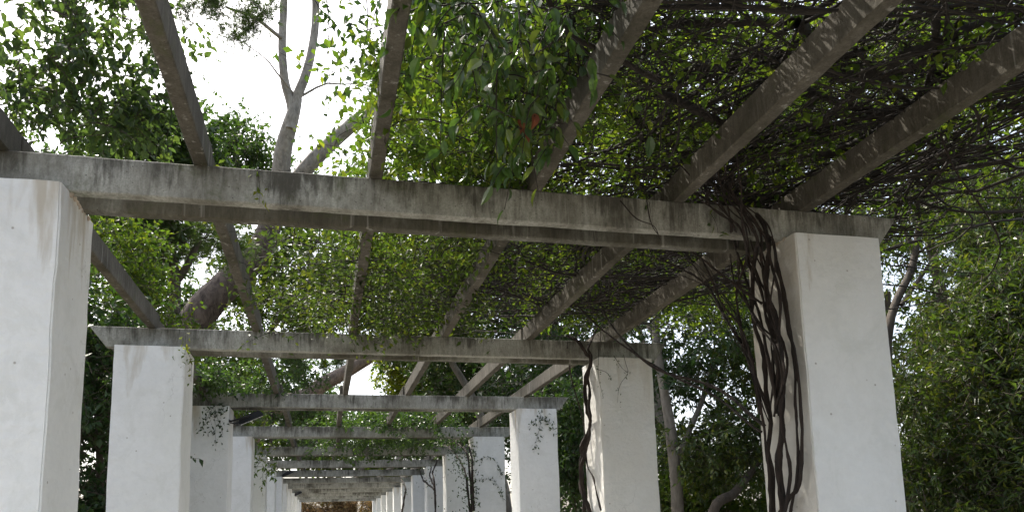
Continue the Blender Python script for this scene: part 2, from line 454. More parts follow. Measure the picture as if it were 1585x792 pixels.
pillar_protos = [pillar_mesh(s) for s in (0, 5.3, 9.1)]
cb_len = 3.385 + 1.965
beam_protos = [bar_mesh('crossbeam', cb_len, BT, HB, .14, .006, 110, .003, s) for s in (1, 7)]
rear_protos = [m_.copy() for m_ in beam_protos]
for m_ in rear_protos: m_.materials[0] = M_SHADED_DAMP
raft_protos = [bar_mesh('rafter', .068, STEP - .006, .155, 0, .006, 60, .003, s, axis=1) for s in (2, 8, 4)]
def place(name, me, loc, rz=0.0):
    o = bpy.data.objects.new(name, me); COL.objects.link(o)
    o.parent = pergola; o.matrix_parent_inverse = Matrix.Translation(-Vector(pergola.location))
    o.location = loc; o.rotation_euler = (0, 0, rz)
    return o
for k in ROWS:
    y = Y0 + k * STEP
    for x in (XL - PW / 2, XR + PW / 2):
        special = (k, x > 0) in ((0, True), (1, True))
        me = pillar_protos[(k + (x > 0)) % 3]
        if special:
            me = me.copy(); me.materials[0] = M_PLASTER_STAINED if k == 0 else M_PLASTER_BEIGE
        o = place('pillar', me, (x, y + PD / 2, 0), math.pi * (k % 2))
        if special: o['label'] = 'pillar with brown rain stains' if k == 0 else 'pillar with beige tinted plaster'
    for j, yy in enumerate((y + SB + BT / 2, y + PD - SB - BT / 2)):
        bmesh_ = beam_protos[(k + j) % 2]
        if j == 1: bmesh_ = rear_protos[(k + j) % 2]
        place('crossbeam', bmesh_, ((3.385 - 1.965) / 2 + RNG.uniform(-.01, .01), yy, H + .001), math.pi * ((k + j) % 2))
for k in ROWS[:-1]:
    for i, x in enumerate(JX):
        jx = RNG.uniform(-.03, .03) if k not in (-1, 0) else 0
        o = place('rafter', raft_protos[(k + i) % 3], (x - .034 + jx, Y0 + k * STEP + PD / 2 + STEP / 2, H + HB - .003), math.pi * ((k + i) % 2) + RNG.uniform(-.003, .003))
# short rafter tails past the last row and before the first
# ragged mortar packing where the near beams sit on the pillars
def mortar(x0, x1, y0, y1, z, seed):
    n = 14
    bm = bmesh.new()
    for i in range(n):
        t = (i + .5) / n
        c = Vector((x0 + (x1 - x0) * t, y0 + (y1 - y0) * t, z))
        mtx = Matrix.Translation(c + Vector((RNG.uniform(-.008, .008), RNG.uniform(-.008, .008), RNG.uniform(-.006, .004))))
        r = bmesh.ops.create_icosphere(bm, subdivisions=2, radius=RNG.uniform(.009, .02), matrix=mtx)
        for v in r['verts']: v.co += noise.noise_vector(v.co * 60) * .006
    me = bpy.data.meshes.new('mortar'); bm.to_mesh(me); bm.free()
    link_mesh('mortar_packing', me, M_MORTAR, pergola)
mortar(XL - .01, XL - .01, Y0 + .09, Y0 + PD - .05, H - .003, 1)
mortar(XR + .01, XR + .01, Y0 + .09, Y0 + PD - .05, H - .003, 2)

# ------------------------------------------------------------------ plants: growing code
def ell_clumps(c, r, n, shell=.35, seed=0.0, zcut=-1.0):
    """clump centres inside an uneven ellipsoid"""
    c = np.asarray(c, float); r = np.asarray(r, float)
    out = []
    while len(out) < n:
        d = unit(RNG.normal(size=3))
        if d[2] < zcut: continue
        q = (shell + (1 - shell) * RNG.random()) ** .6
        k = 1 + .45 * noise.noise(Vector(d * 1.7 + seed))
        p = c + d * r * q * k
        if noise.noise(Vector(p * (1.6 / max(r)) * 1.4 + seed)) < -.22: continue
        out.append(p)
    return np.array(out)

def grow(trunk, r0, r1, clumps, mb, sides=8, limb_k=.011, seed=0.0):
    """trunk polyline, then limbs reaching every clump from the nearest grown node below it"""
    tr = spline(trunk, 26); tr = wiggle(tr, min(.10, .04 + r0 * .25), .9, seed)
    rad = np.linspace(r0, r1, len(tr)); rad[:3] *= np.array([1.5, 1.22, 1.07])
    mb.tube(tr, rad, sides)
    nodes = [tr[i] for i in range(len(tr) // 4, len(tr))]; nr = [rad[i] for i in range(len(tr) // 4, len(tr))]
    cl = clumps[np.argsort(np.min(np.linalg.norm(clumps[:, None] - tr[None], axis=2), axis=1))]
    paths, radii = [], []
    for c in cl:
        A = np.array(nodes); d = np.linalg.norm(A - c, axis=1) + 1.2 * np.maximum(0, A[:, 2] - c[2])
        i = int(np.argmin(d)); a = A[i]; L = np.linalg.norm(c - a)
        if L < 1e-3: continue
        ra = min(nr[i] * .62, .008 + limb_k * L * 1.3); rb = max(.004, ra * .35)
        mid = a * .5 + c * .5 + np.array([0, 0, .10 * L]) + RNG.normal(size=3) * .07 * L
        P = spline([a, mid, c], 7); P = wiggle(P, .05 * L, 1.3, seed)
        P[0] = a
        R = np.linspace(ra, rb, 7); paths.append(P); radii.append(R)
        for j in (2, 3, 4, 5, 6): nodes.append(P[j]); nr.append(R[j])
    if paths: mb.tubes(np.array(paths), np.array(radii), 5)

def twig_leaves(cl, spread, tw, per, tl, L, W, droop=0.0, flat=.5, lvar=.3, twig_r=.003, mb=None, along=.25):
    """twigs out of each clump centre, leaves along them. returns P, D, N, L, W arrays"""
    n = len(cl) * tw
    base = np.repeat(cl, tw, axis=0) + RNG.normal(size=(n, 3)) * spread
    d = rand_dirs(n, .25 - droop)
    ln = tl * RNG.uniform(.5, 1.3, n)
    tip = base + d * ln[:, None]; tip[:, 2] -= droop * ln * .5
    mid = (base + tip) / 2 + RNG.normal(size=(n, 3)) * ln[:, None] * .08; mid[:, 2] += droop * ln * .15
    if mb is not None and twig_r > 0:
        mb.tubes(np.stack([base, mid, tip], 1), np.stack([np.full(n, twig_r), np.full(n, twig_r * .8), np.full(n, twig_r * .4)], 1), 3)
    u = np.tile(np.linspace(along, 1.0, per), n); bi = np.repeat(np.arange(n), per)
    u = np.clip(u + RNG.uniform(-.06, .06, len(u)), 0, 1)[:, None]
    B, Mi, T = base[bi], mid[bi], tip[bi]
    P = B * (1 - u) ** 2 + 2 * Mi * u * (1 - u) + T * u ** 2
    ax = unit(T - B)
    side = unit(np.cross(ax, rand_dirs(len(P))))
    D = unit(ax * .55 + side * .85 + np.array([0, 0, -droop * .8]))
    Nn = rand_dirs(len(P)); Nn[:, 2] = np.abs(Nn[:, 2]); Nn = unit(Nn * (1 - flat) + np.array([0, 0, flat]))
    k = RNG.uniform(1 - lvar, 1 + lvar, len(P))
    return P, D, Nn, L * k, W * k * RNG.uniform(.8, 1.15, len(P))

def tree(name, label, cat, trunk, r0, r1, crowns, leaf, bark, n, tw, per, tl, L, W, shape='diamond', group=None, droop=0.0, flat=.4,
         spread=.12, twig_r=.004, sides=8, limb_k=.011, extra_limbs=(), shell=.3):
    seed = float(RNG.uniform(0, 50))
    root = thing(name, label, cat, trunk[0], group)
    cl = np.concatenate([ell_clumps(c, r, max(3, int(n * f)), shell, seed) for c, r, f in crowns])
    mb = Mesher()
    grow(trunk, r0, r1, cl, mb, sides, limb_k, seed)
    for pts, ra, rb in extra_limbs:
        P = wiggle(spline(pts, 20), .05, .8, seed); mb.tube(P, np.linspace(ra, rb, 20), sides)
    P, D, Nn, Ls, Ws = twig_leaves(cl, spread, tw, per, tl, L, W, droop, flat, .3, twig_r, mb)
    link_mesh('trunk', mb.mesh('trunk'), bark, root)
    link_mesh('crown', leaves_mesh('crown', P, D, Nn, Ls, Ws, shape), leaf, root)
    return root

def pine(name, label, trunk, r0, r1, crowns, n, tufts, bark=None, group=None, extra=(), needle=.13, nw=.007, per=16, sides=10):
    seed = float(RNG.uniform(0, 50))
    root = thing(name, label, 'tree', trunk[0], group)
    cl = np.concatenate([ell_clumps(c, r, max(3, int(n * f)), .2, seed) for c, r, f in crowns])
    mb = Mesher(); grow(trunk, r0, r1, cl, mb, sides, .010, seed)
    for pts, ra, rb in extra:
        P = wiggle(spline(pts, 26), .06, .6, seed); mb.tube(P, np.linspace(ra, rb, 26), sides)
    m = len(cl) * tufts
    b = np.repeat(cl, tufts, axis=0); d = rand_dirs(m, .5); t = b + d * RNG.uniform(.15, .6, (m, 1)); t[:, 2] *= 1
    mb.tubes(np.stack([b, (b + t) / 2 + RNG.normal(size=(m, 3)) * .03, t], 1), np.tile([.005, .004, .003], (m, 1)), 3)
    tt = np.concatenate([t, (b + t) / 2]); dd = np.concatenate([d, d])
    P = np.repeat(tt, per, axis=0); D = unit(np.repeat(dd, per, axis=0) * .7 + rand_dirs(len(P)))
    link_mesh('trunk', mb.mesh('trunk'), bark or M_PINEBARK, root)
    link_mesh('crown', leaves_mesh('crown', P, D, rand_dirs(len(P)), needle * RNG.uniform(.7, 1.2, len(P)), nw, 'needle'), L_PINE, root)
    return root

def gz(p): q = np.array(p, float); q[2] = 0; return q

# ------------------------------------------------------------------ trees on the left
tree('broadleaf_tree', 'large-leaved green tree leaning over the pergola at the upper left', 'tree',
     [(-4.6, 8.2, 0), (-4.3, 8.0, 2.5), (-3.7, 7.6, 4.6), (-3.0, 7.2, 6.2)], .13, .05,
     [(at(70, 110, 6.6), (1.05, 1.1, .85), .42), (at(150, 20, 7.2), (.7, .9, .5), .14), (at(0, 200, 7.6), (.9, .9, .6), .12), (at(215, 175, 6.8), (.16, .3, .18), .05),
      ((-3.2, 4.8, 7.6), (1.6, 2.2, .9), .22), ((-3.0, 1.6, 8.2), (1.8, 1.6, .9), .2)],  # unseen crown lumps above the view, added to block the sun
     L_BROADT, M_DARKBARK, 120, 8, 7, .30, .075, .046, 'broad', droop=.45, flat=.6, twig_r=.004, spread=.09)
tree('broadleaf_tree', 'dense bushy tree with rounded crown behind the upper left end of the nearest crossbeam', 'tree',
     [(-6.2, 17, 0), (-6.0, 17, 4), (-4.9, 16.5, 7.5)], .2, .07,
     [(at(240, 235, 15), (1.3, 1.4, .85), .6), (at(170, 300, 15), (1.6, 1.5, 1.2), .5)],
     L_BROAD, M_DARKBARK, 200, 7, 10, .4, .12, .07, 'diamond', droop=.2)
tree('broadleaf_tree', 'small fine-leaved bright green tree between the nearest left pillar and the leaning pine', 'tree',
     [(-3.6, 10.5, 0), (-3.5, 10.5, 2), (-3.2, 10.2, 4.0)], .08, .03,
     [(at(185, 400, 10), (.6, .9, .55), .5), (at(215, 480, 10.5), (.45, .9, .35), .3)],
     L_BRIGHT, M_DARKBARK, 110, 7, 8, .3, .075, .042, 'diamond')
pine('pine_tree', 'dark pine with forked limbs seen under the left half of the nearest crossbeam',
     [gz(at(250, 700, 16)), at(262, 560, 16), at(268, 430, 16), at(262, 350, 16)], .17, .07,
     [(at(230, 365, 16), (1.5, 1.0, .55), .6), (at(330, 375, 17), (1.0, 1.0, .4), .4)], 60, 14, M_DARKBARK,
     extra=[((at(268, 440, 16), at(290, 410, 16), at(310, 370, 16)), .09, .05)], nw=.010, needle=.16)
for i, (px, py, Y, r, mat, lab) in enumerate([
        (150, 640, 8.3, (.55, .8, 1.3), L_DARK, 'dark glossy shrub filling the gap between the first and second left pillars'),
        (60, 560, 8.8, (.9, .8, 1.2), L_DARK, 'dark shrub behind the nearest left pillar'),
        (330, 600, 15.5, (1.1, 1.2, 1.1), L_BRIGHT, 'bright green leafy shrub above the second left pillar gap'),
        (420, 590, 24, (1.5, 1.5, 1.6), L_BROAD, 'mid green shrub beyond the third left pillar')]):
    c = at(px, py, Y)
    c[0] = min(c[0], -1.35 - r[0]) if Y < 15 else c[0]
    tree('shrub', lab, 'shrub', [(c[0], c[1], 0), (c[0] + .05, c[1], c[2] * .5), (c[0], c[1], c[2])], .06, .03,
         [(c, r, 1.0), (c - np.array([0, 0, r[2]]), (r[0], r[1], 1.0), .5)], mat, M_DARKBARK, 90, 8, 8, .3, .10 if Y > 15 else .08, .045, 'fold', droop=.15)

# the great leaning pine whose trunk crosses the view and forks upwards
B0 = np.array([-6.5, 23.0, 0.0]); S1 = at(300, 500, 22); S2 = at(395, 395, 22)
pine('leaning_pine_tree', 'big leaning pine with thick brown trunk that forks above the nearest crossbeam', 
     [B0, B0 * .45 + S1 * .55 + np.array([-.3, 0, -.6]), S1, at(345, 448, 22), S2, at(425, 330, 22), at(438, 250, 21.5), at(449, 185, 21), at(456, 150, 21)], .56, .15,
     [(at(350, 15, 19), (1.15, 1.0, .6), .34), (at(480, -90, 20), (1.8, 1.5, .8), .35), (at(640, 130, 22), (1.5, 1.2, 1.0), .5)], 85, 16,
     extra=[((S2, at(440, 310, 22), at(500, 232, 21.5), at(585, 160, 21), at(665, 90, 21), at(700, 60, 21)), .27, .12),
            ((at(449, 200, 21), at(452, 165, 21), at(440, 120, 21), at(436, 50, 21), at(442, -40, 21)), .15, .10),
            ((at(449, 200, 21), at(457, 160, 21), at(474, 115, 21), at(486, 50, 21), at(490, -60, 21)), .155, .10),
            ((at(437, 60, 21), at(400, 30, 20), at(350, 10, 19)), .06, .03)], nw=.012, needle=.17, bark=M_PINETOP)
pine('leaning_pine_tree', 'far leaning pine trunk crossing low between the second and third crossbeams',
     [(-7, 46, 0), at(395, 665, 45), at(480, 608, 45), at(540, 572, 45), at(620, 520, 44)], .62, .3,
     [(at(640, 440, 44), (3.5, 2, 1.6), .5), (at(480, 540, 47), (3.0, 2, 1.2), .4)], 60, 22, nw=.03, needle=.35, per=14)

# trees further back, left and ahead
def back(name, lab, px, py, Y, r, leaf, n=110, L=.22, W=.13, tw=8, per=8, tl=.8, grp='trees behind the pergola', bx=None):
    c = at(px, py, Y); x = bx if bx is not None else c[0]
    sc = Y / 20
    return tree(name, lab, 'tree', [(x, Y, 0), (x * .8 + c[0] * .2, Y, c[2] * .45), (c[0], c[1], c[2])], .16 * sc + .06, .05 * sc, [(c, r, 1)], leaf, M_GREYBARK, n, tw, per, tl, L, W,
                'diamond', grp, spread=.25, twig_r=.008, limb_k=.012)
back('broadleaf_tree', 'bluish green crowned tree beyond the second rafter from the left', 355, 255, 26, (2.0, 2, 1.3), L_BROAD, 110, .2, .09, bx=-8)
back('broadleaf_tree', 'pale green tree above the second crossbeam, left of the thin central rafter', 470, 440, 27, (3.0, 3, 1.9), L_BRIGHT, 190, .16, .09, 9, 10, bx=-5)
back('broadleaf_tree', 'yellow-green tree above the second crossbeam, right of the central rafter', 640, 450, 25, (2.3, 2.5, 2.0), L_MID, 190, .16, .09, 9, 9, bx=6)
back('broadleaf_tree', 'green tree with small leaves over the first crossbeam beside the central rafter', 560, 330, 30, (1.6, 3, 1.3), L_BRIGHT, 80, .18, .10, bx=7)
back('broadleaf_tree', 'bright yellow-green tree crown behind the hanging glossy leaves', 700, 170, 16, (1.7, 2, 1.5), L_BRIGHT, 150, .10, .06, 8, 9, .5, bx=8)
back('evergreen_tree', 'dark evergreen seen between the second and third crossbeams, right of the bright sky gap', 655, 570, 34, (1.9, 2, 2.4), L_YELLOW, 150, .2, .11, bx=7)
back('evergreen_tree', 'dark evergreen behind the third right pillar', 770, 560, 30, (3.6, 3, 3.8), L_DARK, 230, .22, .12, 9, 9, bx=8)
back('evergreen_tree', 'dense dark tree between the second and third right pillars', 880, 640, 20, (1.9, 2.5, 3.0), L_DARK, 200, .15, .08, 9, 10, bx=7)
back('broadleaf_tree', 'tall green tree far behind the second left pillar', 180, 500, 30, (4, 3, 3.6), L_BROAD, 200, .25, .14, bx=-12)
back('broadleaf_tree', 'far green tree beyond the left row of pillars', 420, 640, 55, (5, 4, 3.5), L_BROAD, 170, .34, .2, tl=1.2, bx=-7)
back('broadleaf_tree', 'far green tree closing the end of the pergola', 560, 690, 62, (6, 4, 3.6), L_BRIGHT, 190, .36, .2, tl=1.2, bx=2)
back('broadleaf_tree', 'far dark tree beyond the right row of pillars', 690, 660, 56, (5, 4, 5), L_DARK, 190, .34, .2, tl=1.2, bx=9)
back('broadleaf_tree', 'far yellowish tree above the far crossbeams', 720, 600, 42, (3.5, 3, 2.4), L_YELLOW, 130, .26, .15, bx=10)
# reddish dry shrubs at the far end
for px, py, Y, r, lab in [(500, 785, 53, (2.0, 1.2, 1.0), 'reddish brown dry shrub at the far end of the pergola, left one'),
                          (560, 782, 54, (2.2, 1.2, 1.3), 'reddish brown dry shrub at the far end of the pergola, right one')]:
    c = at(px, py, Y)
    tree('dry_shrub', lab, 'shrub', [(c[0], Y, 0), (c[0], Y, .8), (c[0], Y, c[2])], .05, .03, [(c, r, 1), ((c[0], Y, 1.4), (r[0], 1.2, 1.2), .8)], L_DRY, M_TWIG, 110, 8, 8, .6, .16, .06, 'diamond', twig_r=.01)

# ------------------------------------------------------------------ trees on the right
def rtree(lab, base, pts, r0, crowns, leaf, n, tw, per, L, W, shape='fold', name='broadleaf_tree', cat='tree', bark=None, tl=.32, droop=.2, grp='trees along the right side', extra=(), twig_r=.0035):
    return tree(name, lab, cat, [base] + pts, r0, r0 * .4, crowns, leaf, bark or M_DARKBARK, n, tw, per, tl, L, W, shape, grp, droop=droop, extra_limbs=extra, twig_r=twig_r)
rtree('dense laurel with narrow glossy leaves right of the nearest right pillar', (5.6, 5.6, 0), [(5.6, 5.6, 1.6), (5.5, 5.4, 3.0)], .09,
      [(at(1530, 640, 5.3), (.85, .8, .95), .62), (at(1500, 770, 5.2), (.7, .7, .6), .3), (at(1570, 480, 5.5), (.5, .6, .7), .3), (at(1560, 330, 5.8), (.4, .6, .5), .16)], L_LAUREL, 300, 7, 10, .08, .023, name='laurel_tree')
rtree('leafy laurel rising behind the right edge of the nearest right pillar', (6.2, 8.2, 0), [(6.2, 8.2, 2), (6.3, 8.0, 3.6)], .09,
      [(at(1480, 590, 7.4), (.7, .9, .85), .6), (at(1420, 740, 7.4), (.6, .8, .8), .25)], L_LAUREL, 230, 7, 10, .085, .025, name='laurel_tree')
rtree('thin dark-stemmed tree with sparse leaves against the sky right of the nearest crossbeam end', gz(at(1375, 700, 6.6)), [at(1378, 560, 6.6), at(1420, 400, 6.7), at(1440, 260, 6.8), at(1445, 150, 6.8)], .055,
      [(at(1430, 320, 7), (.75, .8, .8), .6), (at(1420, 130, 7), (.8, .9, .6), .3)], L_LAUREL, 95, 7, 9, .085, .026, tl=.34,
      extra=[((at(1420, 400, 6.7), at(1390, 330, 6.7), at(1385, 260, 6.8)), .02, .01), ((at(1400, 470, 6.6), at(1460, 380, 6.7), at(1500, 300, 6.9)), .025, .012)])
rtree('leafy tree filling the upper right corner', (8.4, 8.6, 0), [(8.3, 8.6, 3), (7.6, 8.2, 6)], .13,
      [(at(1560, 260, 7.6), (.9, 1.0, .9), .6), (at(1500, 60, 8), (1.3, 1.1, .9), .5)], L_MID, 190, 7, 9, .10, .042, tl=.4)
# columnar cypress
def cypress():
    c = at(1505, 330, 10.5); root = thing('cypress_tree', 'tall slender light green cypress right of the nearest crossbeam end', 'tree', gz(c))
    mb = Mesher(); top = 7.2
    mb.tube(spline([gz(c), gz(c) + (0, 0, 3.5), gz(c) + (0, 0, top)], 12), np.linspace(.13, .02, 12), 8)
    n = 9000; z = 1.0 + (top - 1.0) * RNG.random(n) ** .9; rr = .52 * np.sin(np.clip((top + .1 - z) / top * 2.3, 0, 1.57)) * (.55 + .45 * RNG.random(n) ** .5)
    a = RNG.uniform(0, 2 * np.pi, n); rr = rr * (1 + .22 * np.sin(a * 5 + z * 2.1))
    P = gz(c) + np.stack([np.cos(a) * rr, np.sin(a) * rr, z], 1)
    out = np.stack([np.cos(a), np.sin(a), np.full(n, 2.2)], 1)
    m = 5; Pm = np.repeat(P, m, axis=0) + RNG.normal(size=(n * m, 3)) * .02; Dm = unit(np.repeat(unit(out), m, axis=0) + rand_dirs(n * m) * .45)
    link_mesh('trunk', mb.mesh('trunk'), M_GREYBARK, root)
    link_mesh('crown', leaves_mesh('crown', Pm, Dm, rand_dirs(n * m), .11, .016, 'diamond'), L_CYP, root)
cypress()
rtree('tall laurel standing behind the cypress at the right edge', (9.5, 11.5, 0), [(9.5, 11.5, 3), (9.6, 11.3, 5.5)], .12,
      [(at(1540, 380, 11), (1.1, 1, 1.2), .5), (at(1500, 520, 11), (1.2, 1, 1.1), .5)], L_LAUREL, 170, 7, 9, .12, .045, name='laurel_tree')
rtree('slender grey-trunked tree seen between the first and second right pillars', gz(at(1042, 780, 10)), [at(1040, 700, 10), at(1030, 610, 10), at(1020, 500, 10), at(1030, 430, 10)], .10,
      [(at(1050, 560, 10.4), (.9, 1.0, .5), .3), (at(1020, 460, 10.6), (1.0, 1.2, .5), .35), (at(1110, 500, 11), (.9, 1, .8), .25), (at(1080, 730, 12), (1.1, 1, .7), .4)], L_DARK, 130, 7, 9, .10, .045, bark=M_GREYBARK, tl=.36,
      extra=[((at(1042, 740, 10), at(1062, 680, 10), at(1090, 610, 10.2), at(1105, 560, 10.4)), .055, .03), ((at(1024, 540, 10), at(990, 480, 10.2), at(975, 430, 10.4)), .03, .015)])
rtree('leaning brown tree trunk low behind the nearest right pillar', gz(at(1085, 830, 9.2)), [at(1098, 800, 9.2), at(1135, 760, 9.3), at(1168, 722, 9.5), at(1200, 660, 9.8)], .085,
      [(at(1120, 690, 10), (.9, .9, .5), .5), (at(1170, 560, 10), (.8, .8, .9), .5)], L_LAUREL, 150, 7, 9, .10, .04, tl=.34)
rtree('dark understory shrub between the first and second right pillars', gz(at(1060, 760, 11.5)), [gz(at(1060, 760, 11.5)) + (0, 0, 1.2), at(1060, 740, 11.5)], .05,
      [(at(1040, 760, 11.5), (1.0, .8, .8), .5), (at(1140, 770, 11), (1.0, .8, .7), .5)], L_BRIGHT, 130, 8, 9, .09, .045, name='shrub', cat='shrub')
rtree('green shrub beside the outer face of the third right pillar', gz(at(885, 700, 13)), [gz(at(885, 700, 13)) + (0, 0, 1.5), at(885, 690, 13)], .06,
      [(at(886, 690, 13), (.55, .8, 1.2), 1)], L_BROAD, 120, 8, 8, .10, .05, name='shrub', cat='shrub')
# canopy beyond and above the vine roof
for lab, px, py, Y, r, leaf, bx, n, L in [
        ('tall tree spreading above the vine roof right of the nearest pillar', 1310, 150, 10.5, (2.2, 1.8, 1.5), L_YELLOW, 8.5, 150, .12),
        ('tree crown behind the vine roof above the right half of the nearest crossbeam', 1080, 160, 13, (2.4, 2, 1.6), L_BRIGHT, 8.5, 150, .14),
        ('yellow-green tree crown glowing behind the vine roof', 830, 110, 15, (2.1, 2, 1.6), L_BRIGHT, 9, 150, .15),
        ('dark tree crown under the vine roof right of the second right pillar', 1230, 420, 13, (2.6, 2, 1.8), L_DARK, 9.5, 150, .12),
        ('green tree crown above the second crossbeam at right', 860, 400, 20, (3.0, 2, 1.8), L_BRIGHT, 9, 180, .17),
        ('broad tree crown beyond the second right pillar', 960, 420, 24, (3.2, 2.4, 2.4), L_BROAD, 11, 120, .18)]:
    c = at(px, py, Y)
    tree('broadleaf_tree', lab, 'tree', [(bx, Y, 0), (bx, Y, c[2] * .5), tuple(c)], .18, .06, [(c, r, 1)], leaf, M_DARKBARK, n, 7, 9, .5, L, L * .5, 'diamond',
         'trees along the right side', spread=.2, twig_r=.005)

# ------------------------------------------------------------------ climbing vines
ZR = H + HB + .155           # top of the rafters
main_vine = thing('climbing_vine', 'thick old vine with twisted bare stems on the nearest right pillar, spreading over the roof', 'vine', (2.5, 4.0, 0))
def stem(P, ra, rb, parent, n=40, sides=7, amp=.02, freq=5, lump=.45, mat=None, name='stem'):
    if parent is main_vine and name == 'stem' and ra > .015: ra *= .46; rb *= .42
    P = wiggle(spline(P, n), amp, freq, float(RNG.uniform(0, 30)))
    R = np.linspace(ra, rb, n) * (1 + lump * np.array([noise.noise(Vector(p * 9)) for p in P]))
    if ra > .007: sides = max(sides, 11)
    mb = Mesher(); mb.tube(P, R, sides); me = mb.mesh(name)
    if ra > .007:                        # ridged, peeling bark
        k = len(P); V = np.empty(len(me.vertices) * 3, np.float32); me.vertices.foreach_get('co', V); V = V.reshape(k, sides, 3)
        ph = np.cumsum(RNG.normal(size=k) * .25)
        for i in range(k):
            out = V[i] - P[i]
            rid = .22 * np.sin(np.arange(sides) * 2 * np.pi / sides * 3 + ph[i]) + .16 * RNG.normal(size=sides)
            V[i] = P[i] + out * (1 + rid)[:, None]
        me.vertices.foreach_set('co', V.ravel()); me.update()
    return link_mesh(name, me, mat or M_VINEBARK, parent)
XV = 2.545
def vx(px, py, dx=0.0): return atX(px, py, XV - dx)
stem([vx(1197, 830), vx(1193, 730), vx(1190, 640), vx(1182, 560, .03), vx(1165, 480, .06), vx(1168, 400, .05), at(1172, 370, 3.78), at(1150, 330, 3.76), at(1118, 285, 3.75), at(1090, 255, 4.0)], .034, .020, main_vine, 60, 8)
stem([vx(1215, 830, .02), vx(1207, 720, .03), vx(1210, 640, .04), vx(1200, 540, .05), vx(1186, 450, .04), vx(1190, 390, .03), at(1183, 350, 3.80), at(1160, 320, 3.9)], .040, .022, main_vine, 60, 8)
stem([vx(1222, 800, .0), vx(1235, 735, .0), vx(1232, 650, .0), vx(1228, 540), vx(1218, 470), vx(1200, 410, .02), at(1195, 365, 3.8)], .018, .010, main_vine, 60, 6)
stem([vx(1190, 830, .02), vx(1194, 740, .04), vx(1178, 650, .06), vx(1160, 540, .12), vx(1120, 470, .20), vx(1090, 400, .3)], .022, .010, main_vine, 50, 7)
stem([vx(1208, 810, .06), vx(1222, 730, .05), vx(1212, 650, .05), vx(1216, 560, .04), vx(1196, 470, .05), vx(1180, 400, .05), at(1168, 350, 3.72)], .020, .012, main_vine, 50, 7)
stem([vx(1196, 815, .04), vx(1222, 770, .01), vx(1238, 738), vx(1240, 600), vx(1220, 500), vx(1205, 420), at(1192, 372, 3.82)], .012, .007, main_vine, 50, 5)
stem([vx(1178, 640, .04), vx(1150, 520, .1), vx(1140, 450, .12), vx(1155, 400, .08), at(1150, 350, 3.74), at(1140, 200, 3.4), at(1150, 100, 3.0)], .009, .004, main_vine, 50, 5)
stem([vx(1180, 470, .04), vx(1110, 420, .25), at(1060, 380, 4.2)], .008, .004, main_vine, 24, 5)
for _ in range(11):                      # thin strands fanning out under the beam
    x0 = RNG.uniform(1190, 1208); x1 = RNG.uniform(1140, 1200)
    stem([vx(x0, 640, .03), vx((x0 + 1200) / 2 + RNG.normal() * 9, 560, RNG.uniform(.0, .10)), vx((x1 + 1195) / 2 + RNG.normal() * 10, 470, RNG.uniform(.0, .12)), vx(x1 + RNG.normal() * 6, 400, .06),
          at(x1 - 12, 350, 3.79 - RNG.random() * .03), at(x1 - RNG.uniform(20, 70), 300, 3.7), at(x1 - RNG.uniform(-60, 120), 240, 3.6)], RNG.uniform(.005, .011), .003, main_vine, 44, 5, .03, 3.5)
for _ in range(7):                       # loose strands fanning out to the left
    j = RNG.normal(size=4) * 10
    stem([vx(1192, 655 + j[0], .03), vx(1160 + j[1] * .5, 560, .10), at(1118 + j[1], 470 + j[2], 4.5), at(1070 + 2 * j[2], 405 + j[3], 4.8), at(1010 + 4 * j[3], 385, 5.1)], RNG.uniform(.003, .007), .002, main_vine, 40, 5, .03, 3)
# long shoots leaving the pillar towards the roof of the next bay
stem([vx(1180, 668, .02), at(1100, 610, 4.7), at(1000, 556, 5.2), at(930, 510, 5.6), at(880, 462, 6.0), at(820, 418, 6.3), at(740, 402, 6.6), at(640, 398, 6.9)], .016, .008, main_vine, 60, 6, .02, 2)
stem([vx(1182, 660, .03), at(1110, 600, 4.8), at(1015, 570, 5.3), at(960, 520, 5.7), at(930, 480, 6.2)], .011, .006, main_vine, 40, 6, .02, 2)
stem([vx(1165, 560, .1), at(1110, 470, 4.6), at(1080, 430, 4.9), at(1000, 398, 5.2), at(930, 392, 5.5)], .010, .005, main_vine, 40, 6, .02, 2)
stem([at(1455, 205, 3.0), at(1478, 262, 3.0), at(1520, 320, 3.05), at(1547, 375, 3.1), at(1540, 412, 3.1), at(1522, 436, 3.1)], .006, .003, main_vine, 30, 5, .006)
stem([at(960, 310, 3.80), at(985, 338, 3.78), at(1012, 350, 3.78), at(1022, 372, 3.9)], .004, .002, main_vine, 20, 4, .004)
stem([at(1000, 300, 3.8), at(1008, 345, 3.78), at(1020, 365, 3.8)], .004, .002, main_vine, 20, 4, .004)

def roof_x0(y):       # where the vine roof begins, going right, at each distance
    return np.interp(y, [-1, 2.2, 3.8, 7, 10], [.95, .80, .75, .35, .9])
